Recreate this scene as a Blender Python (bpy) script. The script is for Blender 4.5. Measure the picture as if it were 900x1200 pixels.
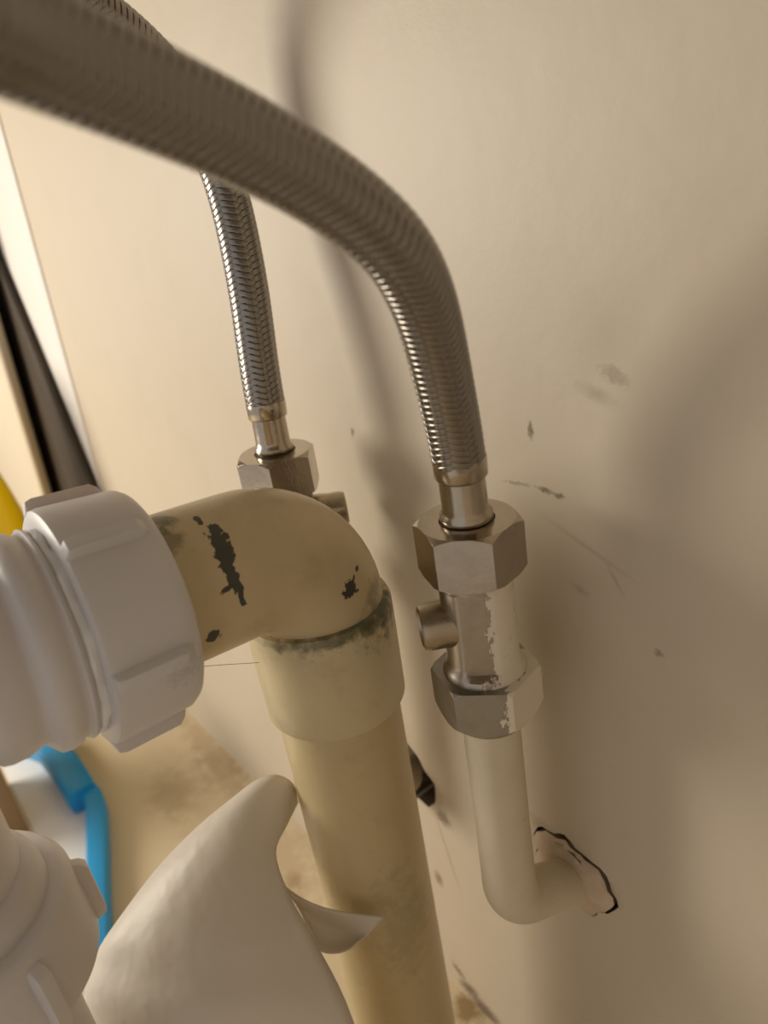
import bpy, bmesh, math, random
import numpy as np
from mathutils import Vector, Matrix

for o in list(bpy.data.objects):
    bpy.data.objects.remove(o)
scene = bpy.context.scene
COL = scene.collection
R = math.radians
rnd = random.Random(7)
# World frame: wall plane Y = 0 (room on -Y), floor Z = 0, metres, real size.

# ------------------------------------------------------------------ camera
FPX = 900.0                                     # focal length in pixels of the 900x1200 frame
CAM = np.array([0.12083, -0.13380, 0.35076])
AX = np.array([[0.61617588, 0.23776038, -0.75086436],
               [0.77384733, -0.360192, 0.5209818],
               [-0.1465865, -0.9020708, -0.40593186]])   # columns: image right, image down, view direction
cd = bpy.data.cameras.new('camera')
cam = bpy.data.objects.new('camera', cd)
COL.objects.link(cam)
cd.sensor_fit = 'HORIZONTAL'
cd.sensor_width = 36.0
cd.lens = 36.0 * FPX / 900.0
cd.clip_start = 0.005
cd.clip_end = 20
ex, ey, ez = AX[:, 0], AX[:, 1], AX[:, 2]
m = Matrix.Identity(4)
for i in range(3):
    m[i][0] = ex[i]; m[i][1] = -ey[i]; m[i][2] = -ez[i]; m[i][3] = CAM[i]
cam.matrix_world = m
cd.dof.use_dof = True
cd.dof.focus_distance = 0.20
cd.dof.aperture_fstop = 17.0
scene.camera = cam

# ------------------------------------------------------------------ light
w = bpy.data.worlds.new('world')
scene.world = w
w.use_nodes = True
w.node_tree.nodes['Background'].inputs[0].default_value = (1.0, 0.945, 0.91, 1)
w.node_tree.nodes['Background'].inputs[1].default_value = 0.53

def area(name, loc, target, size, power, color):
    ld = bpy.data.lights.new(name, 'AREA')
    ld.shape = 'DISK'; ld.size = size; ld.energy = power; ld.color = color
    o = bpy.data.objects.new(name, ld)
    COL.objects.link(o)
    o.location = loc
    o.rotation_euler = (Vector(target) - Vector(loc)).to_track_quat('-Z', 'Y').to_euler()
    return o
area('room_lamp', (-0.60, -0.50, 0.37), (-0.15, 0, 0.2), 0.30, 3.6, (1.0, 0.91, 0.76))

scene.view_settings.view_transform = 'Standard'
scene.view_settings.look = 'None'
scene.view_settings.gamma = 1.0
scene.view_settings.use_curve_mapping = False
scene.view_settings.exposure = 0.0

# ------------------------------------------------------------------ helpers
def at(px, py, z):
    "world point seen at a pixel at view depth z"
    return Vector(CAM + AX @ np.array([(px - 450) / FPX, (py - 600) / FPX, 1.0]) * z)

def empty(name, loc, rz=0.0):
    o = bpy.data.objects.new(name, None)
    o.empty_display_size = 0.01
    o.location = loc
    o.rotation_euler = (0, 0, rz)
    COL.objects.link(o)
    return o

def tag(o, label, cat, group=None):
    o['label'] = label; o['category'] = cat
    if group: o['group'] = group
    return o

def struct(o):
    o['kind'] = 'structure'
    return o

def mesh(name, verts, faces, mat, parent=None, loc=None, smooth=35, label=None):
    me = bpy.data.meshes.new(name)
    me.from_pydata([tuple(v) for v in verts], [], [tuple(f) for f in faces])
    me.validate()
    bm = bmesh.new(); bm.from_mesh(me)
    bmesh.ops.recalc_face_normals(bm, faces=bm.faces)
    bm.to_mesh(me); bm.free()
    if smooth is not None:
        me.polygons.foreach_set('use_smooth', [True] * len(me.polygons))
        me.set_sharp_from_angle(angle=R(smooth))
    if isinstance(mat, (list, tuple)):
        for q in mat: me.materials.append(q)
    else:
        me.materials.append(mat)
    o = bpy.data.objects.new(name, me)
    COL.objects.link(o)
    if parent: o.parent = parent
    if loc is not None: o.location = loc
    if label: o['label'] = label
    return o

def bevel(o, width, seg=2, ang=30):
    b = o.modifiers.new('bevel', 'BEVEL')
    b.width = width; b.segments = seg; b.limit_method = 'ANGLE'; b.angle_limit = R(ang)
    b.harden_normals = False
    return o

def subsurf(o, lv=2):
    s = o.modifiers.new('sub', 'SUBSURF'); s.levels = lv; s.render_levels = lv
    return o

def axis_frame(d):
    d = Vector(d).normalized()
    a = Vector((0, 0, 1)) if abs(d.z) < 0.9 else Vector((1, 0, 0))
    if abs(d.z) >= 0.9:
        u = (a - d * a.dot(d)).normalized(); v = d.cross(u)
    else:
        v = (a - d * a.dot(d)).normalized(); u = v.cross(d)
    return u, v, d

def rings(ring_fn, nrow, n, cap0=False, cap1=False):
    V, F = [], []
    for i in range(nrow):
        V += [ring_fn(i, j) for j in range(n)]
    for i in range(nrow - 1):
        for j in range(n):
            F.append((i * n + j, i * n + (j + 1) % n, (i + 1) * n + (j + 1) % n, (i + 1) * n + j))
    if cap0: F.append(tuple(range(n)))
    if cap1: F.append(tuple((nrow - 1) * n + j for j in range(n)))
    return V, F

def lathe(profile, base=(0, 0, 0), d=(0, 0, 1), n=64, radial=None, cap0=False, cap1=False):
    "profile [(t, r)] along direction d; radial(theta, r, t) may reshape the section"
    u, v, dd = axis_frame(d)
    b = Vector(base)
    def f(i, j):
        t, r = profile[i]
        th = 2 * math.pi * j / n
        if radial: r = radial(th, r, t)
        return b + dd * t + (u * math.cos(th) + v * math.sin(th)) * r
    return rings(f, len(profile), n, cap0, cap1)

def merge(*parts):
    V, F = [], []
    for v, f in parts:
        k = len(V); V += list(v); F += [tuple(i + k for i in q) for q in f]
    return V, F

def catmull(P, step):
    P = [np.array(p, float) for p in P]
    P = [2 * P[0] - P[1]] + P + [2 * P[-1] - P[-2]]
    out = []
    for i in range(1, len(P) - 2):
        a, b, c, d = P[i - 1:i + 3]
        for t in np.linspace(0, 1, 40, endpoint=False):
            out.append(.5 * ((2 * b) + (-a + c) * t + (2 * a - 5 * b + 4 * c - d) * t * t + (-a + 3 * b - 3 * c + d) * t ** 3))
    out.append(P[-2])
    out = np.array(out)
    s = np.concatenate([[0], np.cumsum(np.linalg.norm(np.diff(out, axis=0), axis=1))])
    q = np.linspace(0, s[-1], int(s[-1] / .0006) + 8)
    out = np.stack([np.interp(q, s, out[:, i]) for i in range(3)], 1)
    for _ in range(180):                                   # relax kinks
        out[1:-1] = .5 * out[1:-1] + .25 * (out[:-2] + out[2:])
    s = np.concatenate([[0], np.cumsum(np.linalg.norm(np.diff(out, axis=0), axis=1))])
    k = int(s[-1] / step) + 1
    q = np.linspace(0, s[-1], k)
    return np.stack([np.interp(q, s, out[:, i]) for i in range(3)], 1), q

def cr1(P, k):
    P = [np.array(p, float) for p in P]
    P = [2 * P[0] - P[1]] + P + [2 * P[-1] - P[-2]]
    out = []
    for i in range(1, len(P) - 2):
        a, b, c, d = P[i - 1:i + 3]
        for t in np.linspace(0, 1, k, endpoint=False):
            out.append(.5 * ((2 * b) + (-a + c) * t + (2 * a - 5 * b + 4 * c - d) * t * t + (-a + 3 * b - 3 * c + d) * t ** 3))
    return out + [P[-2]]

def grid_smooth(G, k):
    "interpolating surface through a grid of points"
    A = [cr1(r, k) for r in G]
    B = [cr1([r[j] for r in A], k) for j in range(len(A[0]))]
    return [[Vector(B[j][i]) for j in range(len(B))] for i in range(len(B[0]))]

def frames(P):
    T = np.gradient(P, axis=0); T /= np.linalg.norm(T, axis=1)[:, None]
    a = np.array([1., 0, 0]) if abs(T[0][0]) < .8 else np.array([0, 1., 0])
    U = np.zeros_like(P)
    u = a - T[0] * (a @ T[0]); U[0] = u / np.linalg.norm(u)
    for i in range(1, len(P)):
        u = U[i - 1] - T[i] * (U[i - 1] @ T[i]); U[i] = u / np.linalg.norm(u)
    return T, U, np.cross(T, U)

def tube(P, rad, n=32, cap0=True, cap1=True):
    P = np.array(P, float)
    T, U, W = frames(P)
    rr = rad if hasattr(rad, '__len__') else [rad] * len(P)
    def f(i, j):
        th = 2 * math.pi * j / n
        return Vector(P[i] + (U[i] * math.cos(th) + W[i] * math.sin(th)) * rr[i])
    return rings(f, len(P), n, cap0, cap1)

def hex_nut(z0, z1, af, bore, rot, ch_top, ch_bot, slope=0.5, n=120):
    "hexagon with turned (chamfered) ends; ch_* is the radius of the chamfer circle"
    def rh(th):
        a = (th - rot) % (math.pi / 3) - math.pi / 6
        return af / 2 / math.cos(a)
    rows = []
    for kind in range(6):
        row = []
        for j in range(n):
            th = rot + 2 * math.pi * j / n
            r = rh(th)
            if kind == 0: q = (bore, z1)
            elif kind == 1: q = (min(ch_top, r), z1)
            elif kind == 2: q = (r, z1 - max(0, r - ch_top) * slope)
            elif kind == 3: q = (r, z0 + max(0, r - ch_bot) * slope)
            elif kind == 4: q = (min(ch_bot, r), z0)
            else: q = (bore, z0)
            row.append(Vector((q[0] * math.cos(th), q[0] * math.sin(th), q[1])))
        rows.append(row)
    return rings(lambda i, j: rows[i][j], 6, n)

# ------------------------------------------------------------------ materials
class Mat:
    def __init__(self, name, color=(.8, .8, .8), rough=.5, metal=0.0, **kw):
        self.m = bpy.data.materials.new(name)
        self.m.use_nodes = True
        self.nt = self.m.node_tree
        self.b = self.nt.nodes['Principled BSDF']
        self.b.inputs['Base Color'].default_value = (*color, 1)
        self.b.inputs['Roughness'].default_value = rough
        self.b.inputs['Metallic'].default_value = metal
        for k, v in kw.items():
            self.b.inputs[k.replace('_', ' ')].default_value = v
        self.co = self.N('ShaderNodeTexCoord').outputs['Object']
        self.colsock = None
    def N(self, t, **kw):
        n = self.nt.nodes.new(t)
        for k, v in kw.items(): setattr(n, k, v)
        return n
    def L(self, a, b): self.nt.links.new(a, b)
    def noise(self, scale, detail=4, rough=.55, stretch=None, dist=0.0):
        n = self.N('ShaderNodeTexNoise')
        n.inputs['Scale'].default_value = scale
        n.inputs['Detail'].default_value = detail
        n.inputs['Roughness'].default_value = rough
        n.inputs['Distortion'].default_value = dist
        src = self.co
        if stretch:
            mp = self.N('ShaderNodeMapping'); mp.inputs['Scale'].default_value = stretch
            self.L(src, mp.inputs['Vector']); src = mp.outputs[0]
        self.L(src, n.inputs['Vector'])
        return n.outputs['Fac']
    def rng(self, sock, a, b, c=0.0, d=1.0):
        n = self.N('ShaderNodeMapRange', clamp=True)
        for i, v in zip(('From Min', 'From Max', 'To Min', 'To Max'), (a, b, c, d)): n.inputs[i].default_value = v
        self.L(sock, n.inputs['Value'])
        return n.outputs[0]
    def math(self, op, a, b=None):
        n = self.N('ShaderNodeMath', operation=op)
        for i, v in enumerate((a, b)):
            if v is None: continue
            if isinstance(v, (int, float)): n.inputs[i].default_value = v
            else: self.L(v, n.inputs[i])
        return n.outputs[0]
    def mark(self, c, r, rot=(0, 0, 0), nscale=400, namt=.8, soft=.25):
        "mask of a stain or chip: a noisy ellipsoid at c with radii r"
        mp = self.N('ShaderNodeMapping', vector_type='TEXTURE')
        mp.inputs['Location'].default_value = c
        mp.inputs['Rotation'].default_value = rot
        mp.inputs['Scale'].default_value = r
        self.L(self.co, mp.inputs['Vector'])
        ln = self.N('ShaderNodeVectorMath', operation='LENGTH')
        self.L(mp.outputs[0], ln.inputs[0])
        nz = self.rng(self.noise(nscale, 5, .65), .25, .75, -namt, namt)
        return self.rng(self.math('ADD', ln.outputs['Value'], nz), 1 - soft, 1 + soft, 1, 0)
    def mix(self, fac, color):
        n = self.N('ShaderNodeMix', data_type='RGBA')
        if isinstance(fac, (int, float)): n.inputs[0].default_value = fac
        else: self.L(fac, n.inputs[0])
        if self.colsock is None: n.inputs[6].default_value = self.b.inputs['Base Color'].default_value
        else: self.L(self.colsock, n.inputs[6])
        n.inputs[7].default_value = (*color, 1)
        self.colsock = n.outputs[2]
        self.L(self.colsock, self.b.inputs['Base Color'])
        return self
    def set(self, name, fac, a, b):
        self.L(self.rng(fac, 0, 1, a, b), self.b.inputs[name])
        return self
    def bump(self, sock, strength, dist):
        n = self.N('ShaderNodeBump')
        n.inputs['Strength'].default_value = strength
        n.inputs['Distance'].default_value = dist
        self.L(sock, n.inputs['Height'])
        prev = self.b.inputs['Normal'].links
        if prev: self.L(prev[0].from_socket, n.inputs['Normal'])
        self.L(n.outputs[0], self.b.inputs['Normal'])
        return self

# wall paint with scuffs
W = Mat('wall_paint', (.62, .54, .435), .48)
W.mix(W.rng(W.noise(9, 3), .35, .7, 0, .5), (.59, .515, .39))
W.mix(W.rng(W.noise(38, 5), .5, .8, 0, .22), (.50, .42, .31))
W.bump(W.noise(1800, 2), .10, .0004).bump(W.noise(55, 4), .25, .0012)
grime = (.16, .115, .07)
for c, r, rot, f in [((-.0038, 0, .2866), (.0008, .01, .0019), 0, .85), ((-.0005, 0, .2714), (.0021, .01, .0007), 0, .75),
                     ((.0040, 0, .2709), (.0016, .01, .0007), 0, .75), ((-.0095, 0, .2712), (.0042, .01, .0005), -.1, .4),
                     ((-.0826, 0, .2731), (.0009, .01, .0015), .2, .7), ((.0212, 0, .3034), (.0034, .01, .0016), .4, .35),
                     ((.0165, 0, .2985), (.0040, .01, .0014), .3, .30), ((.019, 0, .312), (.0085, .01, .009), 0, .14), ((.0318, 0, .2365), (.0010, .01, .0010), 0, .55),
                     ((-.0655, 0, .1130), (.0040, .01, .0035), 0, .75), ((-.070, 0, .121), (.006, .01, .009), 0, .45), ((-.060, 0, .124), (.005, .01, .004), 0, .18),
                     ((-.0755, 0, .0705), (.0022, .01, .0035), 0, .7), ((-.072, 0, .014), (.004, .01, .002), .5, .75),
                     ((-.066, 0, .008), (.006, .01, .003), -.4, .85), ((-.056, 0, .003), (.009, .01, .005), 0, .9),
                     ((.012, 0, .259), (.010, .01, .0006), .35, .22), ((.009, 0, .246), (.0022, .01, .0009), .3, .3),
                     ((.020, 0, .2525), (.0030, .01, .0005), 1.0, .28), ((-.0665, 0, .095), (.0006, .01, .018), -.25, .35)]:
    W.mix(W.math('MULTIPLY', W.mark(c, r, (0, rot, 0), 700, .7 if f > .3 else .35, .45 if f > .3 else .8), f), grime)
for c, r, f in [((.0128, 0, .1392), (.0045, .01, .0055), .65), ((-.012, 0, .1485), (.004, .01, .003), .35), ((.0, 0, .148), (.009, .01, .0035), .25)]:
    W.mix(W.math('MULTIPLY', W.mark(c, r, (0, 0, 0), 500, .6, .5), f), (.30, .24, .16))
M_wall = W.m
Fm = Mat('floor_lino', (.70, .585, .40), .42)
Fm.mix(Fm.rng(Fm.noise(14, 4), .4, .7, 0, .5), (.72, .62, .45))
for c, r, f in [((-.325, -.006, 0), (.045, .008, .01), .38), ((-.285, -.012, 0), (.03, .010, .01), .35), ((-.3, -.046, 0), (.02, .012, .01), .3), ((-.27, -.03, 0), (.05, .02, .01), .15),
                ((-.181, -.0257, 0), (.006, .005, .01), .6), ((-.064, -.004, 0), (.007, .005, .01), .9), ((-.05, -.008, 0), (.006, .004, .01), .7), ((-.2, -.02, 0), (.03, .015, .01), .3)]:
    Fm.mix(Fm.math('MULTIPLY', Fm.mark(c, r, (0, 0, 0), 120, .9, .5), f), (.33, .22, .10))
Fm.bump(Fm.noise(300, 3), .15, .0006)
M_floor = Fm.m
Pl = Mat('raw_plaster', (.58, .45, .33), .8)
Pl.mix(Pl.rng(Pl.noise(160, 4), .4, .65, 0, .7), (.67, .56, .42))
Pl.bump(Pl.noise(500, 5), .5, .0008)
M_plaster = Pl.m
M_cavity = Mat('hole_dark_shade', (.13, .095, .06), .95).m  # dark hole lining; also puts shade into the colour of the filling's sides

# painted copper pipe
Pp = Mat('pipe_paint', (.70, .62, .47), .42)
Pp.mix(Pp.rng(Pp.noise(60, 4), .42, .7, 0, .5), (.62, .55, .40))
Pp.mix(Pp.rng(Pp.noise(480, 2), .72, .78, 0, .5), (.38, .32, .22))
Pp.bump(Pp.noise(140, 4), .3, .0012)
M_pipe = Pp.m

# yellowed waste plastic
def waste_mat(name, base, chips=(), stains=()):
    Q = Mat(name, base, .36)
    Q.mix(Q.rng(Q.noise(30, 4, .6, (1, 1, .25)), .4, .7, 0, .65), tuple(c * .80 for c in base))
    Q.mix(Q.rng(Q.noise(90, 5, .6), .55, .8, 0, .40), (.36, .28, .14))
    for c, r, rot, f in stains:
        Q.mix(Q.math('MULTIPLY', Q.mark(c, r, rot, 260, .9, .5), f), (.10, .105, .05))
    for c, r, rot in chips:
        Q.mix(Q.mark(c, r, rot, 420, .75, .06), (.055, .055, .04))
    Q.bump(Q.noise(70, 4), .25, .0014)
    return Q.m

# nickel plated brass, some with old paint left on
def metal_mat(name, color, rough, paint_dir=None, thr=.0, pcol=(.76, .69, .56)):
    Q = Mat(name, color, rough, 1.0)
    Q.mix(Q.rng(Q.noise(220, 4), .45, .75, 0, .45), tuple(c * .72 for c in color))
    Q.set('Roughness', Q.noise(350, 4), rough * .6, rough * 1.5)
    Q.bump(Q.noise(900, 3), .12, .0003)
    if paint_dir:
        dt = Q.N('ShaderNodeVectorMath', operation='DOT_PRODUCT')
        Q.L(Q.co, dt.inputs[0]); dt.inputs[1].default_value = tuple(1000 * p for p in paint_dir)
        v = Q.math('ADD', dt.outputs['Value'], Q.rng(Q.noise(230, 5, .7, (1, 1, .45)), .25, .75, -5.0, 5.0))
        msk = Q.rng(v, thr - .25, thr + .25)
        Q.mix(msk, pcol)
        Q.L(Q.rng(msk, 0, 1, 1, 0), Q.b.inputs['Metallic'])
        Q.bump(msk, .6, .0006)
    return Q.m
M_nickel = metal_mat('nickel_plate', (.46, .40, .32), .18)
M_steel = metal_mat('brushed_face', (.66, .62, .58), .42)
M_valve = metal_mat('valve_body_paint_remains', (.42, .37, .31), .30, (.86, .5, 0), 4.2)
M_cnut = metal_mat('compression_nut_paint_remains', (.36, .34, .30), .36, (.90, .44, 0), 8.2)
Br = Mat('braid_steel', (.28, .26, .237), .24, 1.0)
Br.set('Roughness', Br.noise(600, 3), .15, .32)
M_braid = Br.m
M_liner = Mat('hose_liner', (.02, .02, .02), .6).m

# grey white trap plastic
Tp = Mat('trap_plastic', (.65, .63, .63), .42, Subsurface_Weight=.05)
Tp.mix(Tp.rng(Tp.noise(120, 4), .62, .8, 0, .25), (.55, .51, .48))
Tp.mix(Tp.math('MULTIPLY', Tp.mark((.0225, -.006, -.004), (.006, .004, .004), (0, 0, 0), 900, .8, .5), .4), (.30, .27, .25))
Tp.bump(Tp.noise(900, 2), .06, .0003)
M_trap = Tp.m
M_tape = Mat('thread_tape', (.85, .86, .88), .5).m

# ------------------------------------------------------------------ setting
def hole_outline(cx, cz, r, seed, pts=None, n=40):
    g = random.Random(seed)
    ph = [g.uniform(0, 6.28) for _ in range(5)]
    out = []
    for k in range(n):
        a = 2 * math.pi * k / n
        rr = r * (1 + .07 * math.sin(2 * a + ph[0]) + .06 * math.sin(3 * a + ph[1]) + .05 * math.sin(7 * a + ph[2]) + .035 * math.sin(11 * a + ph[3])) + g.uniform(-.0004, .0004)
        out.append((cx + rr * math.cos(a), cz + rr * math.sin(a)))
    return out
H1 = hole_outline(.0002, .1368, .0152, 4)
H2 = hole_outline(-.0850, .1265, .0160, 9)

def build_wall():
    bm = bmesh.new()
    def loop(pts, y=0):
        vs = [bm.verts.new((x, y, z)) for x, z in pts]
        es = [bm.edges.new((vs[i], vs[(i + 1) % len(vs)])) for i in range(len(vs))]
        return vs, es
    outer = [(-.75, 0), (.55, 0), (.55, .9), (-.75, .9)]
    _, e0 = loop(outer)
    v1, e1 = loop(H1); v2, e2 = loop(H2)
    bmesh.ops.triangle_fill(bm, edges=e0 + e1 + e2, use_beauty=True)
    for f in bm.faces: f.material_index = 0
    for vs in (v1, v2):
        back = [bm.verts.new((v.co.x, .03, v.co.z)) for v in vs]
        for i in range(len(vs)):
            f = bm.faces.new((vs[i], vs[(i + 1) % len(vs)], back[(i + 1) % len(vs)], back[i]))
            f.material_index = 1
        f = bm.faces.new(back); f.material_index = 1
    # slab back so that the wall has thickness
    bv = [bm.verts.new((x, .06, z)) for x, z in outer]
    bm.faces.new(bv)
    me = bpy.data.meshes.new('wall_back')
    bm.to_mesh(me); bm.free()
    me.materials.append(M_wall); me.materials.append(M_cavity)
    o = bpy.data.objects.new('wall_back', me); COL.objects.link(o)
    o['label'] = 'cream painted plaster wall with scuffs and two broken pipe holes'
    return struct(o)
wall = build_wall()

def box_obj(name, x0, x1, y0, y1, z0, z1, mat, bev=.001):
    V = [(x, y, z) for x in (x0, x1) for y in (y0, y1) for z in (z0, z1)]
    F = [(0, 1, 3, 2), (4, 6, 7, 5), (0, 4, 5, 1), (2, 3, 7, 6), (0, 2, 6, 4), (1, 5, 7, 3)]
    o = mesh(name, V, F, mat, smooth=30)
    if bev: bevel(o, bev)
    return o
fl = struct(box_obj('floor', -1.6, .7, -.40, .06, -.02, 0, M_floor, 0))
M_reflect = Mat('room_floor_reflect', (.88, .86, .84), .35).m  # unseen floor, kept near-white to brighten reflections in the metal
struct(box_obj('floor_room', -1.6, .7, -1.9, -.401, -.02, .001, M_reflect, 0))['label'] = 'unseen room floor in front of the cupboard, whitened to brighten reflections'
fl['label'] = 'cream floor with brown dirt stains along the wall'

# unseen cupboard top and right panel, added to block ambient light and darken reflections
M_block = Mat('block_board', (.24, .20, .155), .55).m
cl = struct(box_obj('block_top', -.95, .35, -.40, 0, .52, .545, M_block, .001))
cl['label'] = 'unseen cupboard top above the pipes, added to block light'
wr = struct(box_obj('block_right', .325, .35, -.40, 0, 0, .52, Mat('block_panel', (.60, .53, .45), .55).m, .001))
wr['label'] = 'unseen right panel of the cupboard, added to block light'

# plaster filling round the near pipe, with a crack left open above it
def plug(name, pts, y_front, bulge, seed, mat):
    g = random.Random(seed)
    n = len(pts)
    cx = sum(p[0] for p in pts) / n; cz = sum(p[1] for p in pts) / n
    lv = [1.0, .93, .75, .5, .25]
    V, F = [], []
    for k, s in enumerate(lv):
        for (x, z) in pts:
            jx = g.uniform(-.0003, .0003)
            yy = y_front + (.0003 if k == 0 else 0) - bulge * (1 - s) + g.uniform(-.0005, .0005)
            V.append((cx + (x - cx) * s + jx, yy, cz + (z - cz) * s))
    V.append((cx, y_front - bulge, cz))
    for k in range(len(lv) - 1):
        for i in range(n):
            F.append((k * n + i, k * n + (i + 1) % n, (k + 1) * n + (i + 1) % n, (k + 1) * n + i))
    for i in range(n): F.append(((len(lv) - 1) * n + i, (len(lv) - 1) * n + (i + 1) % n, len(V) - 1))
    b0 = len(V)
    V += [(x, .02, z) for x, z in pts]
    for i in range(n): F.append((i, b0 + i, b0 + (i + 1) % n, (i + 1) % n))
    o = mesh(name, V, F, [mat, M_cavity], parent=wall, smooth=60)
    for pl in o.data.polygons:
        if max(o.data.vertices[i].co.y for i in pl.vertices) > .015: pl.material_index = 1  # sides coloured dark so the crack looks shaded
    return o
in1 = []
for k, (x, z) in enumerate(H1):
    a = 2 * math.pi * k / len(H1)
    s = .985
    if R(20) < a < R(150): s = .90 - .025 * math.sin(5 * a)          # the open crack above the pipe
    elif a <= R(20) or a > R(330): s = .92
    in1.append((.0002 + (x - .0002) * s, .1368 + (z - .1368) * s - .0003))
plug('plaster_filling', in1, -.0004, .0035, 3, M_plaster)['label'] = 'raw pinkish plaster filling round the pipe'
flake_pts = [(-.006, .1462), (-.003, .1452), (.0010, .1455), (.0042, .1436), (.0058, .1440), (.0042, .1462), (.001, .1472), (-.003, .1474)]
plug('plaster_flake', flake_pts, -.0012, .0006, 5, M_wall)['label'] = 'loose flake of painted plaster above the pipe'
in2 = [(-.0850 + (x + .0850) * .55 - .006, .1265 + (z - .1265) * .55 - .002) for x, z in H2]
plug('plaster_filling', in2, .008, .002, 8, M_cavity)

# things along the far left
def slab(name, pts, y0, y1, mat, bev=.002):
    n = len(pts)
    V = [(x, y0, z) for x, z in pts] + [(x, y1, z) for x, z in pts]
    F = [tuple(range(n)), tuple(range(n, 2 * n))] + [(i, (i + 1) % n, n + (i + 1) % n, n + i) for i in range(n)]
    o = mesh(name, V, F, mat, smooth=30)
    bevel(o, bev)
    return o
M_white = Mat('white_gloss', (.86, .83, .80), .35).m
Wd = Mat('dark_wood', (.035, .025, .015), .6)
Wd.mix(Wd.rng(Wd.noise(60, 4, .6, (1, 1, .08)), .4, .65, 0, .8), (.075, .045, .02))
M_dark = Wd.m
Wb = Mat('brown_wood', (.26, .17, .085), .55)
Wb.mix(Wb.rng(Wb.noise(70, 4, .6, (1, 1, .08)), .4, .65, 0, .8), (.34, .23, .12))
M_brown = Wb.m
M_cream = Mat('cream_panel', (.66, .58, .45), .5).m
t1 = struct(slab('trim_1', [(-.437, 0), (-.409, .183), (-.376, .392), (-.352, .55), (-.56, .55), (-.56, 0)], -.0012, 0, M_white, .0005))
t1['label'] = 'white painted board standing against the wall'
t2 = struct(slab('trim_2', [(-.385, 0), (-.412, .183), (-.458, .32), (-.50, .46), (-.60, .46), (-.60, 0)], -.0075, -.0030, M_dark, .001))
t2['label'] = 'dark brown wooden board leaning in front of the white board'
t3 = struct(slab('wall_left', [(-.54, 0), (-.505, .15), (-.475, .28), (-.432, .47), (-.72, .47), (-.72, 0)], -.022, -.014, M_cream))
t3['label'] = 'cream side panel standing left of the dark board'
t4 = struct(box_obj('trim_3', -.40, -.339, -.16, -.127, 0, .10, M_brown, .0015))
t4['label'] = 'brown wooden upright rising from the floor'

# ------------------------------------------------------------------ waste pipe (yellowed)
WX, WY = -.044, -.0466
waste = tag(empty('waste_pipe', (WX, WY, 0)), 'yellowed plastic waste pipe with a chipped elbow rising from the floor', 'waste pipe')
WB = (.60, .475, .27)
M_w1 = waste_mat('waste_pipe_plastic', (.60, .485, .275), (), [((.0185, -.004, .134), (.004, .01, .02), (0, 0, 0), .25)])
M_w2 = waste_mat('waste_elbow_plastic', (.62, .505, .31),
                 chips=[((.0105, -.0272, .2818), (.0025, .0016, .0022), (0, 0, 0)), ((.0125, -.0278, .2795), (.0025, .0024, .0030), (0, 0, 0)), ((.0152, -.0284, .2765), (.0024, .0024, .0032), (0, 0, 0)),
                        ((.0172, -.0288, .2735), (.003, .0018, .0030), (0, 0, 0)), ((.0184, -.0289, .2708), (.003, .0014, .0030), (0, 0, 0)), ((.0187, -.0284, .2680), (.003, .0008, .0026), (0, 0, 0)), ((.0180, -.0310, .2705), (.003, .0016, .0007), (0, 0, 0)),
                        ((.0168, .0002, .2560), (.0035, .0030, .0020), (.3, .3, 0)), ((.0176, .0046, .2588), (.003, .0009, .0006), (.3, .3, 0)), ((.0178, -.0368, .2608), (.004, .0016, .0017), (0, 0, 0)),
                        ((.0060, -.0290, .2836), (.002, .0008, .0008), (0, 0, 0))],
                 stains=[((.0026, -.0362, .2850), (.004, .003, .002), (0, 0, 0), .9), ((.0085, -.0375, .2828), (.004, .0030, .0022), (0, 0, 0), .6),
                         ((.018, .0105, .2500), (.006, .007, .0032), (.5, 0, 0), .5), ((.010, -.010, .2835), (.010, .014, .004), (0, 0, 0), .10)])
M_w3 = waste_mat('waste_socket_plastic', (.66, .56, .35), (),
                 [((.0190, .0090, .2455), (.010, .014, .0050), (0, 0, 0), .8), ((.0185, -.008, .2445), (.010, .015, .0022), (0, 0, 0), .7), ((.010, -.016, .2440), (.010, .008, .0010), (0, 0, 0), .4), ((.016, .012, .250), (.02, .012, .010), (0, 0, 0), .65)])
v, f = lathe([(0, .018), (.05, .018), (.10, .018), (.15, .018), (.22, .018)], n=72)
mesh('pipe', v, f, M_w1, waste)
v, f = lathe([(.2125, .0180), (.2128, .0197), (.2136, .0203), (.235, .0206), (.2435, .0206), (.2450, .0200), (.2456, .0178), (.240, .0175)], n=72)
mesh('socket', v, f, M_w3, waste, smooth=40)
# elbow: up, bend towards the room, gently rising run into the trap nut
SL = math.atan(.07)
pts, rr = [], []
RB = .0205
zc = .2655 - RB
pts.append((0, 0, .236)); rr.append(.0182)
for k in range(15):
    a = (math.pi / 2 - SL) * k / 14
    pts.append((0, -RB + RB * math.cos(a), zc + RB * math.sin(a))); rr.append(.0186)
e = pts[-1]
dY, dZ = -math.cos(SL), math.sin(SL)
for s in (.008, .016, .024, .034):
    pts.append((0, e[1] + dY * s, e[2] + dZ * s)); rr.append(.0187)
v, f = tube(pts, rr, 72)
mesh('elbow', v, f, M_w2, waste, smooth=40)

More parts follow.
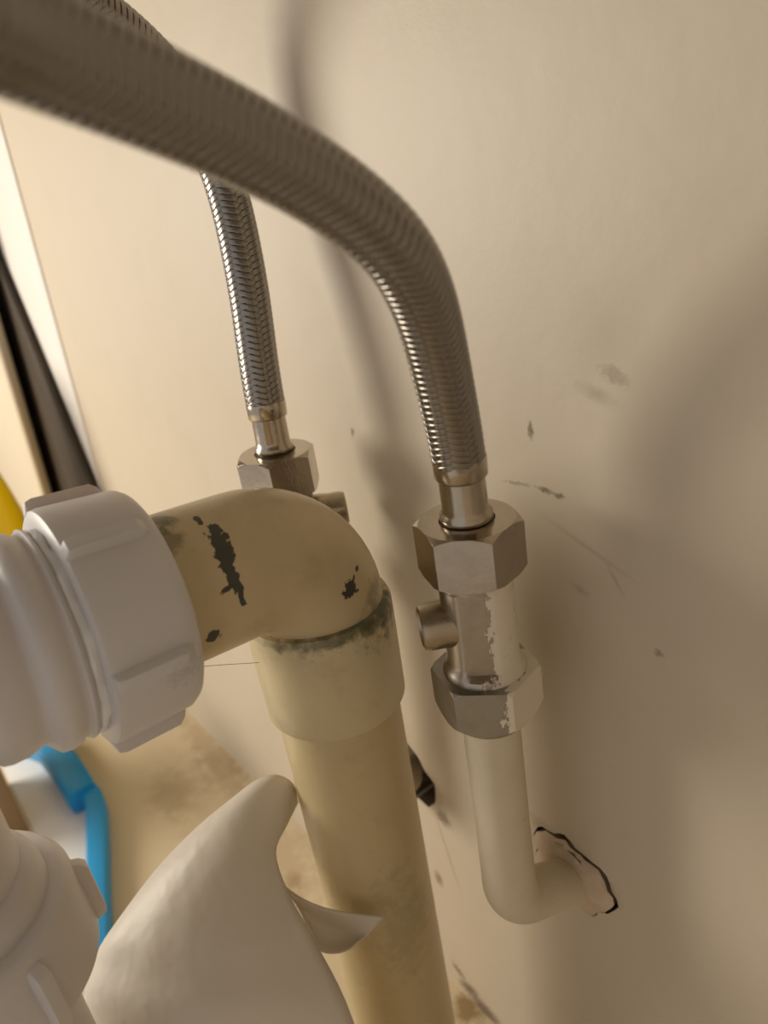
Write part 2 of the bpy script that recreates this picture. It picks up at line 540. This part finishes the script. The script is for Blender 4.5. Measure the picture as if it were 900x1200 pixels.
# ------------------------------------------------------------------ grey white trap
TD = Vector((0, dY, dZ))
n0 = Vector((WX, WY, 0)) + Vector(e)
def run(y):                                   # point of the outlet axis at depth y
    return n0 + TD * ((y - n0.y) / dY)
T0 = run(-.0885)
trap = tag(empty('basin_trap', T0), 'pale grey plastic basin trap with two large ribbed compression nuts', 'trap')
def ribbed_nut(name, base, d, length, r, ang0, nrib, lip):
    "compression nut: tapered collar with raised bars along the axis"
    u, vv, dd = axis_frame(d)
    b = Vector(base)
    prof = [(0, .0190), (0, r - 2.2e-3), (.0006, r - 1.2e-3), (.0022, r - 2e-4), (.0045, r), (length - .002, r + .0006), (length - .0006, r + .0003), (length, r - .0008), (length, r - .004)]
    nut = mesh(name, *lathe(prof, b, d, 96), M_trap, trap, smooth=45)
    for k in range(nrib):
        a = ang0 + 2 * math.pi * k / nrib
        er = u * math.cos(a) + vv * math.sin(a); et = -u * math.sin(a) + vv * math.cos(a)
        V, F = [], []
        wd, hh = .0021, .0026
        secs = [(.0025, .55, -.0006), (.0036, .9, .55 * hh), (.0052, 1, hh), (length - .0025, 1, hh), (length - .0010, .95, hh * .8), (length - .0003, .85, -.0004)]
        for t, ws, h in secs:
            base_r = r + (.0006 * t / length) - .0006
            for q, hz in ((-1, 0), (-.72, 1), (.72, 1), (1, 0)):
                rad = base_r + (h + .0006 if hz else 0) * hz
                ww = wd * ws * q
                V.append(b + dd * t + er * (math.sqrt(max(rad * rad - ww * ww, 0)) if not hz else rad) + et * ww)
        for i in range(len(secs) - 1):
            for j in range(3):
                F.append((i * 4 + j, i * 4 + j + 1, (i + 1) * 4 + j + 1, (i + 1) * 4 + j))
        F.append((0, 1, 2, 3)); F.append(tuple((len(secs) - 1) * 4 + j for j in range(4)))
        o = mesh('rib', V, F, M_trap, nut, smooth=50)
        bevel(o, .0006, 3, 25)
    return nut
# rib angle is measured from +u; view from the room puts bars at about -3, 57 and 117 degrees in the XZ plane
u_, v_, d_ = axis_frame(TD)
def plane_angle(deg):
    q = Vector((math.cos(R(deg)), 0, math.sin(R(deg))))
    return math.atan2(q.dot(v_), q.dot(u_))
ribbed_nut('compression_nut', (0, 0, 0), TD, .0205, .0270, plane_angle(-3), 6, 0)
# outlet body behind the nut: thread, rounded flange, stepped rings, then a bend downwards
prof = [(.016, .0225), (.0222, .0228), (.0228, .0240), (.0236, .0243), (.0244, .0234), (.0252, .0234), (.0262, .0243), (.0280, .0246), (.0300, .0243), (.0310, .0232), (.0320, .0217), (.0330, .0212),
        (.0340, .0216), (.0360, .0222), (.0395, .0223), (.0412, .0219), (.0426, .0205), (.0436, .0186), (.0445, .0178), (.054, .0176)]
mesh('outlet_body', *lathe(prof, (0, 0, 0), TD, 96), M_trap, trap, smooth=50)
mesh('thread_tape', *lathe([(.0185, .0232), (.0192, .0236), (.0205, .0234), (.0215, .0238), (.0222, .0236), (.0226, .0226)], (0, 0, 0), TD, 72,
     radial=lambda th, r, t: r + .0004 * math.sin(9 * th + 900 * t) + .0003 * math.sin(23 * th)), M_tape, trap, smooth=50, label='white thread sealing tape')
# bend down
DY2 = -.1522 - T0.y                         # local Y of the vertical leg
ps = [TD * .050]
zt = (TD * (abs(DY2) / abs(dY))).z
RR = .016
for k in range(13):
    a = math.pi / 2 * k / 12
    ps.append(Vector((0, DY2 + RR - RR * math.sin(a), zt - RR + RR * math.cos(a))))
ps.append(Vector((0, DY2, .214 - T0.z)))
mesh('outlet_bend', *tube(ps, [.0176] * len(ps), 64), M_trap, trap, smooth=50)
zt2 = .2190 - T0.z
mesh('bend_collar', *lathe([(-.0045, .0170), (-.0042, .0182), (-.0025, .0200), (.0, .0210), (.004, .0213), (.0065, .0205), (.008, .019)], (0, DY2, zt2), (0, 0, -1), 80), M_trap, trap, smooth=50)
ribbed_nut('compression_nut', (0, DY2, zt2 - .0035), (0, 0, -1), .0215, .0262, R(-25), 6, 0)
mesh('trap_body', *lathe([(0, .0205), (.014, .0205), (.019, .0176), (.024, .0168), (.036, .0166), (.06, .0166)], (0, DY2, zt2 - .008), (0, 0, -1), 80), M_trap, trap, smooth=50)
# U bend of the trap and its inlet, out of view below and in front
ps = []
zb = zt2 - .066
for k in range(17):
    a = math.pi * k / 16
    ps.append((0, DY2 - .038 + .038 * math.cos(a), zb - .038 * math.sin(a)))
ps.append((0, DY2 - .076, zb + .03)); ps.append((0, DY2 - .076, zb + .11))
mesh('u_bend', *tube(ps, .0165, 56), M_trap, trap, smooth=50)

# ------------------------------------------------------------------ copper pipes, isolating valves, hoses
def painted_pipe(x, rz, tip_z, zdown=0):
    P = []
    ax_y = -.027
    rb = .0135
    zc_ = .1565 + zdown
    P += [(0, 0, .222 - 0), (0, 0, .20), (0, 0, .18)]
    ang = R(60)
    for k in range(13):
        a = ang * k / 12
        P.append((0, rb - rb * math.cos(a), zc_ - rb * math.sin(a)))
    q = P[-1]
    for s in (.008, .016, .026):
        P.append((0, q[1] + math.sin(ang) * s, q[2] - math.cos(ang) * s))
    o = mesh('copper_pipe', *tube(P, [.0076] * 3 + [.0079] * 13 + [.0076] * 3, 40), M_pipe)
    o.location = (x, ax_y, 0)
    return o
p1 = tag(painted_pipe(0, 0, 0), 'cream painted copper pipe bending into cracked plaster of the wall', 'pipe')
X2 = -.0875
p2 = tag(painted_pipe(X2, 0, 0, -.011), 'cream painted copper pipe into the dark wall hole behind the yellowed waste pipe', 'pipe')

HEX = R(-19.5)
def isolating_valve():
    root = empty('isolating_valve', (0, -.027, 0))
    fdir = R(-46)
    def flats(th, r, t):
        q = r
        if .236 < t < .259:
            for a in (fdir, fdir + math.pi):
                c = math.cos(th - a)
                if c > .3: q = min(q, .0080 / c)
        return q
    def radial(th, r, t):
        return flats(th, r, t)
    prof = [(.2285, .0076), (.2300, .0098), (.2318, .0104), (.2338, .0105), (.2350, .0100), (.2362, .0093), (.2375, .0091), (.245, .0091), (.252, .0091), (.2585, .0091), (.2590, .0094), (.2615, .0094)]
    mesh('valve_body', *lathe(prof, n=96, radial=radial), M_valve, root, smooth=28)
    bd = Vector((-.5, -.866, 0))
    bz = Vector((0, 0, .2480))
    boss = mesh('screw_boss', *lathe([(.004, .0066), (.0075, .0062), (.0095, .0059), (.0130, .0058), (.0145, .0054), (.0148, .0047), (.0140, .0042), (.0136, .0041)], bz, bd, 56), M_valve_metal, root, smooth=40)
    # slotted screw set inside the boss
    u, vv, dd = axis_frame(bd)
    V, F = [], []
    rs = .0040
    for s in (-1, 1):
        k0 = len(V)
        arc = [math.acos(.0006 / rs) * (1 - 2 * i / 10) for i in range(11)]
        pts = [(s * math.cos(a) * rs, math.sin(a) * rs) for a in arc]
        pts = [(p[0], p[1]) for p in pts]
        for t in (.0100, .0140):
            for p in pts: V.append(bz + dd * t + u * p[0] + vv * p[1])
        n = len(pts)
        F.append(tuple(k0 + n + i for i in range(n)))
        for i in range(n): F.append((k0 + i, k0 + (i + 1) % n, k0 + n + (i + 1) % n, k0 + n + i))
    k0 = len(V)
    for i in range(24): V.append(bz + dd * .0122 + (u * math.cos(i * math.pi / 12) + vv * math.sin(i * math.pi / 12)) * rs)
    F.append(tuple(range(k0, k0 + 24)))
    mesh('slotted_screw', V, F, M_valve_metal, boss, smooth=30)
    nut = mesh('compression_nut', *hex_nut(.2180, .2335, .0242, .0078, HEX + R(2), .0131, .0098, 1.1), M_cnut, root, smooth=25)
    bevel(nut, .0003, 2, 20)
    return root
M_valve_metal = metal_mat('worn_brass', (.42, .36, .27), .30)
val = isolating_valve()
tag(val, 'worn isolating valve with peeling white paint, its screw boss standing clear of the pipes', 'valve')
def copy_tree(o, parent=None):
    c = o.copy(); COL.objects.link(c)
    if parent: c.parent = parent
    for ch in [q for q in bpy.data.objects if q.parent == o]: copy_tree(ch, c)
    return c
val2 = copy_tree(val)
val2.location = (X2, -.027, 0); val2.rotation_euler = (0, 0, R(180))
for ch in val2.children:
    if ch.name.startswith('screw_boss'): ch.location = (-.0022, -.0038, .0028)
tag(val2, 'isolating valve mostly hidden behind the yellowed waste elbow', 'valve')

def braid(P, r0, r_strand, name, parent, org):
    "woven steel braid, 8 + 8 flat strands, two over two under"
    N_, Lp, A = 8, .0145, .00016
    C_, s = P
    T, U, Wv = frames(C_)
    V, F = [], []
    wd = Lp / N_ * math.sin(math.atan2(2 * math.pi * r0, Lp)) * .50 * .97
    cs = [(-1, -.00012), (-.86, .00016), (-.5, .00026), (-.25, .00017), (0, .00028), (.25, .00017), (.5, .00026), (.86, .00016), (1, -.00012)]
    st = Lp / (2 * N_) / 4
    q = np.arange(0, s[-1], st)
    Ci = np.stack([np.interp(q, s, C_[:, k]) for k in range(3)], 1) - np.array(org)
    Ui = np.stack([np.interp(q, s, U[:, k]) for k in range(3)], 1)
    Wi = np.stack([np.interp(q, s, Wv[:, k]) for k in range(3)], 1)
    Ti = np.stack([np.interp(q, s, T[:, k]) for k in range(3)], 1)
    allv, allf, base = [], [], 0
    K = len(cs)
    for sg in (1, -1):
        for i in range(N_):
            th = 2 * math.pi * (i / N_ + sg * q / Lp)
            x = 2 * i + sg * 2 * N_ * q / Lp
            h = A * np.clip(1.5 * np.sin(2 * math.pi * (x + .5) / 4), -1, 1) * sg
            dth = 2 * math.pi * r0 / Lp
            nrm = math.hypot(1, dth)
            rows = []
            for (o_, hh) in cs:
                off = o_ * wd                                   # across the strand, on the cylinder
                da = off / nrm * (1.0)                          # angular share
                ds = -off * sg * dth / nrm
                t2 = th + da / r0
                rad = r0 + h + hh
                c_, s_ = np.cos(t2)[:, None], np.sin(t2)[:, None]
                rows.append(Ci + Ti * ds + (Ui * c_ + Wi * s_) * rad[:, None])
            A3 = np.stack(rows, 1).reshape(-1, 3)
            allv.append(A3)
            n = len(q)
            ii = np.arange(n - 1)[:, None] * K + np.arange(K - 1)[None, :]
            ii = ii.reshape(-1) + base
            allf.append(np.stack([ii, ii + 1, ii + K + 1, ii + K], 1))
            base += n * K
    V = np.concatenate(allv); F = np.concatenate(allf)
    me = bpy.data.meshes.new(name)
    me.vertices.add(len(V)); me.vertices.foreach_set('co', V.astype(np.float32).ravel())
    me.loops.add(F.size); me.loops.foreach_set('vertex_index', F.astype(np.int32).ravel())
    me.polygons.add(len(F)); me.polygons.foreach_set('loop_start', np.arange(0, F.size, 4, dtype=np.int32))
    me.polygons.foreach_set('use_smooth', np.ones(len(F), dtype=bool))
    me.update(calc_edges=True); me.validate()
    me.materials.append(M_braid)
    o = bpy.data.objects.new(name, me); COL.objects.link(o); o.parent = parent
    o['kind'] = 'stuff'
    return o

def hose(x, y, lean, path, label, hexrot, group):
    root = tag(empty('braided_hose', (x, y, .2610)), label, 'hose', group)
    z0 = .2610
    org = Vector((x, y, z0))
    top = org + Vector((0, 0, .0122))
    d = (Vector((0, 0, 1 - lean)) + (path[0] - top).normalized() * lean).normalized()
    fer = top + d * .0150
    path = [fer, fer + d * .004] + path
    P = catmull([tuple(p) for p in path], .0012)
    nut = mesh('swivel_nut', *hex_nut(0, .0135, .0226, .0066, hexrot, .0114, .0117, .75), M_nickel, root, smooth=22)
    bevel(nut, .0005, 2, 22)
    b = Vector((0, 0, .0122))
    mesh('ferrule', *lathe([(.0010, .0050), (.0012, .0058), (.0020, .0063), (.0030, .0062), (.0038, .0056), (.0050, .0054), (.0125, .0053)], b, d, 56), M_nickel, root, smooth=40)
    mesh('ferrule_collar', *lathe([(.0122, .0050), (.0124, .0058), (.0128, .0061), (.0166, .0062), (.0172, .0061), (.0173, .0055)], b, d, 56), M_nickel, root, smooth=40)
    mesh('neck_seal', *lathe([(-.004, .0065), (.0009, .0066), (.0012, .0062), (.0014, .004)], b, d, 40), M_seal, root, smooth=40, label='dark rubber seal in the nut throat')
    C_ = P[0] - np.array(org)
    mesh('liner', *tube(C_[::2], .00545, 24), M_liner, root)
    braid(P, .00565, 0, 'steel_braid', root, org)
    return root
M_seal = Mat('seal_rubber', (.05, .035, .02), .5).m

path1 = [at(526, 474, .1610), at(513, 415, .1500), at(496, 350, .1370), at(462, 285, .1235), at(405, 236, .1155), at(335, 191, .1070), at(240, 142, .0965), at(140, 97, .0865), at(50, 57, .0785), at(-60, 8, .0700), at(-200, -60, .0610), Vector((.034, -.205, .418)), Vector((.015, -.232, .452)), Vector((-.008, -.246, .490)), Vector((-.015, -.248, .519))]
hose(-.0004, -.027, .3, path1, 'braided steel hose curving out over the yellowed elbow, screwed on the paint-flecked valve', HEX, None)
path2 = [at(303, 425, .2345), at(293, 350, .2300), at(281, 285, .2270), at(267, 225, .2240), at(243, 160, .2200), at(204, 95, .2140), at(145, 35, .2050), at(60, -25, .1920), at(-60, -90, .175), Vector((-.118, -.165, .452)), Vector((-.122, -.185, .485)), Vector((-.124, -.190, .519))]
hose(X2, -.027, .7, path2, 'braided steel hose standing upright behind the other hose, on the hidden valve', R(-40), None)

# ------------------------------------------------------------------ white plastic sheet
rows = [
    [(290, 938, .243), (282, 930, .238), (300, 915, .232), (321, 908, .229), (336, 912, .231), (345, 922, .236), (349, 940, .243)],
    [(250, 968, .246), (236, 966, .236), (258, 955, .228), (285, 950, .224), (310, 955, .225), (328, 964, .229), (336, 966, .235)],
    [(210, 1012, .246), (190, 1012, .235), (218, 1008, .223), (252, 1004, .217), (284, 1002, .217), (308, 1002, .221), (323, 1000, .226)],
    [(165, 1070, .246), (145, 1070, .232), (178, 1072, .219), (218, 1072, .211), (262, 1068, .210), (302, 1062, .214), (340, 1050, .222)],
    [(128, 1120, .246), (113, 1122, .230), (150, 1132, .216), (198, 1140, .206), (252, 1138, .204), (312, 1128, .209), (372, 1108, .221)],
    [(116, 1190, .246), (101, 1192, .232), (140, 1208, .216), (195, 1222, .204), (260, 1222, .202), (335, 1212, .208), (414, 1196, .223)],
]
def flatten(r):
    zm = sum(p[2] for p in r[1:]) / 6
    return [r[0]] + [(p[0], p[1], zm + (p[2] - zm) * (.75 if k == 0 else .5)) for k, p in enumerate(r[1:])]
G = [[at(*p) for p in flatten(r)] for r in rows]
last = G[-1]
for k, zz in enumerate((.075, .03, .0006)):
    G.append([Vector((p.x + .006 * (k + 1) * (i - 3) / 3 - .012 * (k + 1) * (1 - i / 6), p.y - .001 * (k + 1), zz)) for i, p in enumerate(last)])
base = Vector((G[-1][3].x, G[-1][3].y, 0))
G = grid_smooth(G, 5)
nr, nc = len(G), len(G[0])
V = [p - base for r in G for p in r]
F = [(i * nc + j, i * nc + j + 1, (i + 1) * nc + j + 1, (i + 1) * nc + j) for i in range(nr - 1) for j in range(nc - 1)]
Sh = Mat('sheet_plastic', (.78, .735, .66), .45)
Sh.mix(Sh.rng(Sh.noise(40, 3), .5, .75, 0, .3), (.72, .67, .58))
Sh.bump(Sh.noise(45, 3), .5, .003)
tr = Sh.N('ShaderNodeBsdfTranslucent'); tr.inputs[0].default_value = (.8, .7, .55, 1)
mx = Sh.N('ShaderNodeMixShader'); mx.inputs[0].default_value = .25
outn = Sh.nt.nodes['Material Output']
Sh.L(Sh.b.outputs[0], mx.inputs[1]); Sh.L(tr.outputs[0], mx.inputs[2]); Sh.L(mx.outputs[0], outn.inputs[0])
sheet = tag(empty('plastic_sheet', base), 'curled off-white plastic sheet leaning beside the yellowed waste pipe', 'plastic sheet')
def thin(o, t):
    s = o.modifiers.new('solid', 'SOLIDIFY'); s.thickness = t; s.offset = 0
    return o
thin(mesh('sheet', V, F, Sh.m, sheet, smooth=80), .0006)
tab = [[(330, 1036, .226), (352, 1052, .2245), (380, 1064, .226), (415, 1071, .2285), (451, 1075, .231)],
       [(345, 1056, .226), (362, 1074, .229), (388, 1083, .233), (415, 1088, .234), (440, 1086, .233)],
       [(356, 1076, .226), (372, 1096, .230), (393, 1102, .2335), (414, 1102, .234), (429, 1097, .233)],
       [(366, 1096, .226), (376, 1114, .227), (392, 1117, .2285), (408, 1113, .230), (418, 1105, .231)]]
TG = grid_smooth([[at(*p) for p in r] for r in tab], 5)
TV = [p - base for r in TG for p in r]
tn = len(TG[0])
TF = [(i * tn + j, i * tn + j + 1, (i + 1) * tn + j + 1, (i + 1) * tn + j) for i in range(len(TG) - 1) for j in range(tn - 1)]
thin(mesh('torn_tab', TV, TF, Sh.m, sheet, smooth=80, label='torn tab sticking out of the sheet'), .0005)

# ------------------------------------------------------------------ blue tool handle on the floor
M_blue = Mat('blue_plastic', (.012, .30, .66), .4).m
def bar(path, w, h, name, parent, taper=None):
    "rounded flat bar lying on the floor along a path of XY points"
    P = [Vector(p) for p in path]
    V, F = [], []
    sec = []
    for k in range(20):
        a = 2 * math.pi * k / 20
        c, s = math.cos(a), math.sin(a)
        sec.append((math.copysign(abs(c) ** .45, c), math.copysign(abs(s) ** .45, s)))
    for i, p in enumerate(P):
        t = (P[min(i + 1, len(P) - 1)] - P[max(i - 1, 0)]).normalized()
        nrm = Vector((-t.y, t.x, 0)).normalized()
        k = taper[i] if taper else 1
        for (a, b) in sec:
            V.append(p + nrm * a * w / 2 * k + Vector((0, 0, h / 2 * k)) * b)
    n = len(sec)
    for i in range(len(P) - 1):
        for j in range(n): F.append((i * n + j, i * n + (j + 1) % n, (i + 1) * n + (j + 1) % n, (i + 1) * n + j))
    F.append(tuple(range(n))); F.append(tuple((len(P) - 1) * n + j for j in range(n)))
    return mesh(name, V, F, M_blue, parent, smooth=50)
B0 = Vector((-.315, -.088, 0))
blue = tag(empty('blue_handle', B0), 'bright blue plastic handle with a thicker sleeve lying on the floor', 'handle')
def bl(x, y, z): return Vector((x, y, z)) - B0
sl = [bl(-.435, -.1135, .009), bl(-.42, -.1010, .009), bl(-.400, -.0935, .009), bl(-.37, -.0915, .009), bl(-.338, -.0915, .009), bl(-.329, -.0915, .009)]
bar(sl, .020, .0178, 'sleeve', blue, [.8, 1, 1, 1, 1, .95])
st = [bl(-.345, -.090, .008), bl(-.325, -.0870, .008), bl(-.312, -.0890, .008), bl(-.28, -.0995, .0075), bl(-.25, -.1100, .007), bl(-.215, -.1215, .006), bl(-.196, -.127, .006)]
bar(st, .0125, .0118, 'stem', blue, [1, 1, 1, 1, 1, .95, .8])

pp = [(-.50, -.1245), (-.50, -.112), (-.445, -.108), (-.40, -.0935), (-.338, -.0915), (-.312, -.0885), (-.28, -.0995), (-.25, -.1095), (-.235, -.114), (-.235, -.1245)]  # thin white slab added to make the bright patch on the floor
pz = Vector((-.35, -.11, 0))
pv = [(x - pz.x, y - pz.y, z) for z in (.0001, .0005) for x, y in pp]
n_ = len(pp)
strip = mesh('white_strip', pv, [tuple(range(n_)), tuple(range(n_, 2 * n_))] + [(i, (i + 1) % n_, n_ + (i + 1) % n_, n_ + i) for i in range(n_)], Mat('strip_white', (.88, .87, .86), .6).m, loc=pz, smooth=30)
tag(strip, 'white paper added under the blue handle for the bright floor patch', 'strip')
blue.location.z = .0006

# ------------------------------------------------------------------ yellow bottle
M_yel = Mat('yellow_plastic', (1.0, .70, .0), .35).m
BX = (-.447, -.072, 0)
bot = tag(empty('yellow_bottle', BX), 'bright yellow plastic bottle standing on the floor', 'bottle')
mesh('bottle_body', *lathe([(0, .018), (.001, .0225), (.004, .0245), (.06, .0250), (.12, .0250), (.150, .0250), (.170, .0238), (.190, .0207), (.210, .0165), (.225, .0135), (.235, .0115), (.245, .0110)], n=56, cap0=True, cap1=True), M_yel, bot, smooth=50)
mesh('bottle_cap', *lathe([(.243, .0105), (.2435, .0125), (.262, .0120), (.2635, .010)], n=40, cap0=True, cap1=True), M_white, bot, smooth=40)

# ------------------------------------------------------------------ stray hair
hp, _ = catmull([at(236, 781, .1870), at(250, 780, .1920), at(275, 778, .205), at(305, 777, .206), at(340, 772, .2055), at(379, 766, .2005)], .002)
org = Vector(hp[len(hp) // 2])
hr = mesh('hair_strand', *tube(hp - np.array(org), .00007, 6), Mat('hair', (.16, .11, .06), .5).m)
hr.location = org
tag(hr, 'fine dark hair strand stretched from grey nut to yellowed socket', 'hair strand')
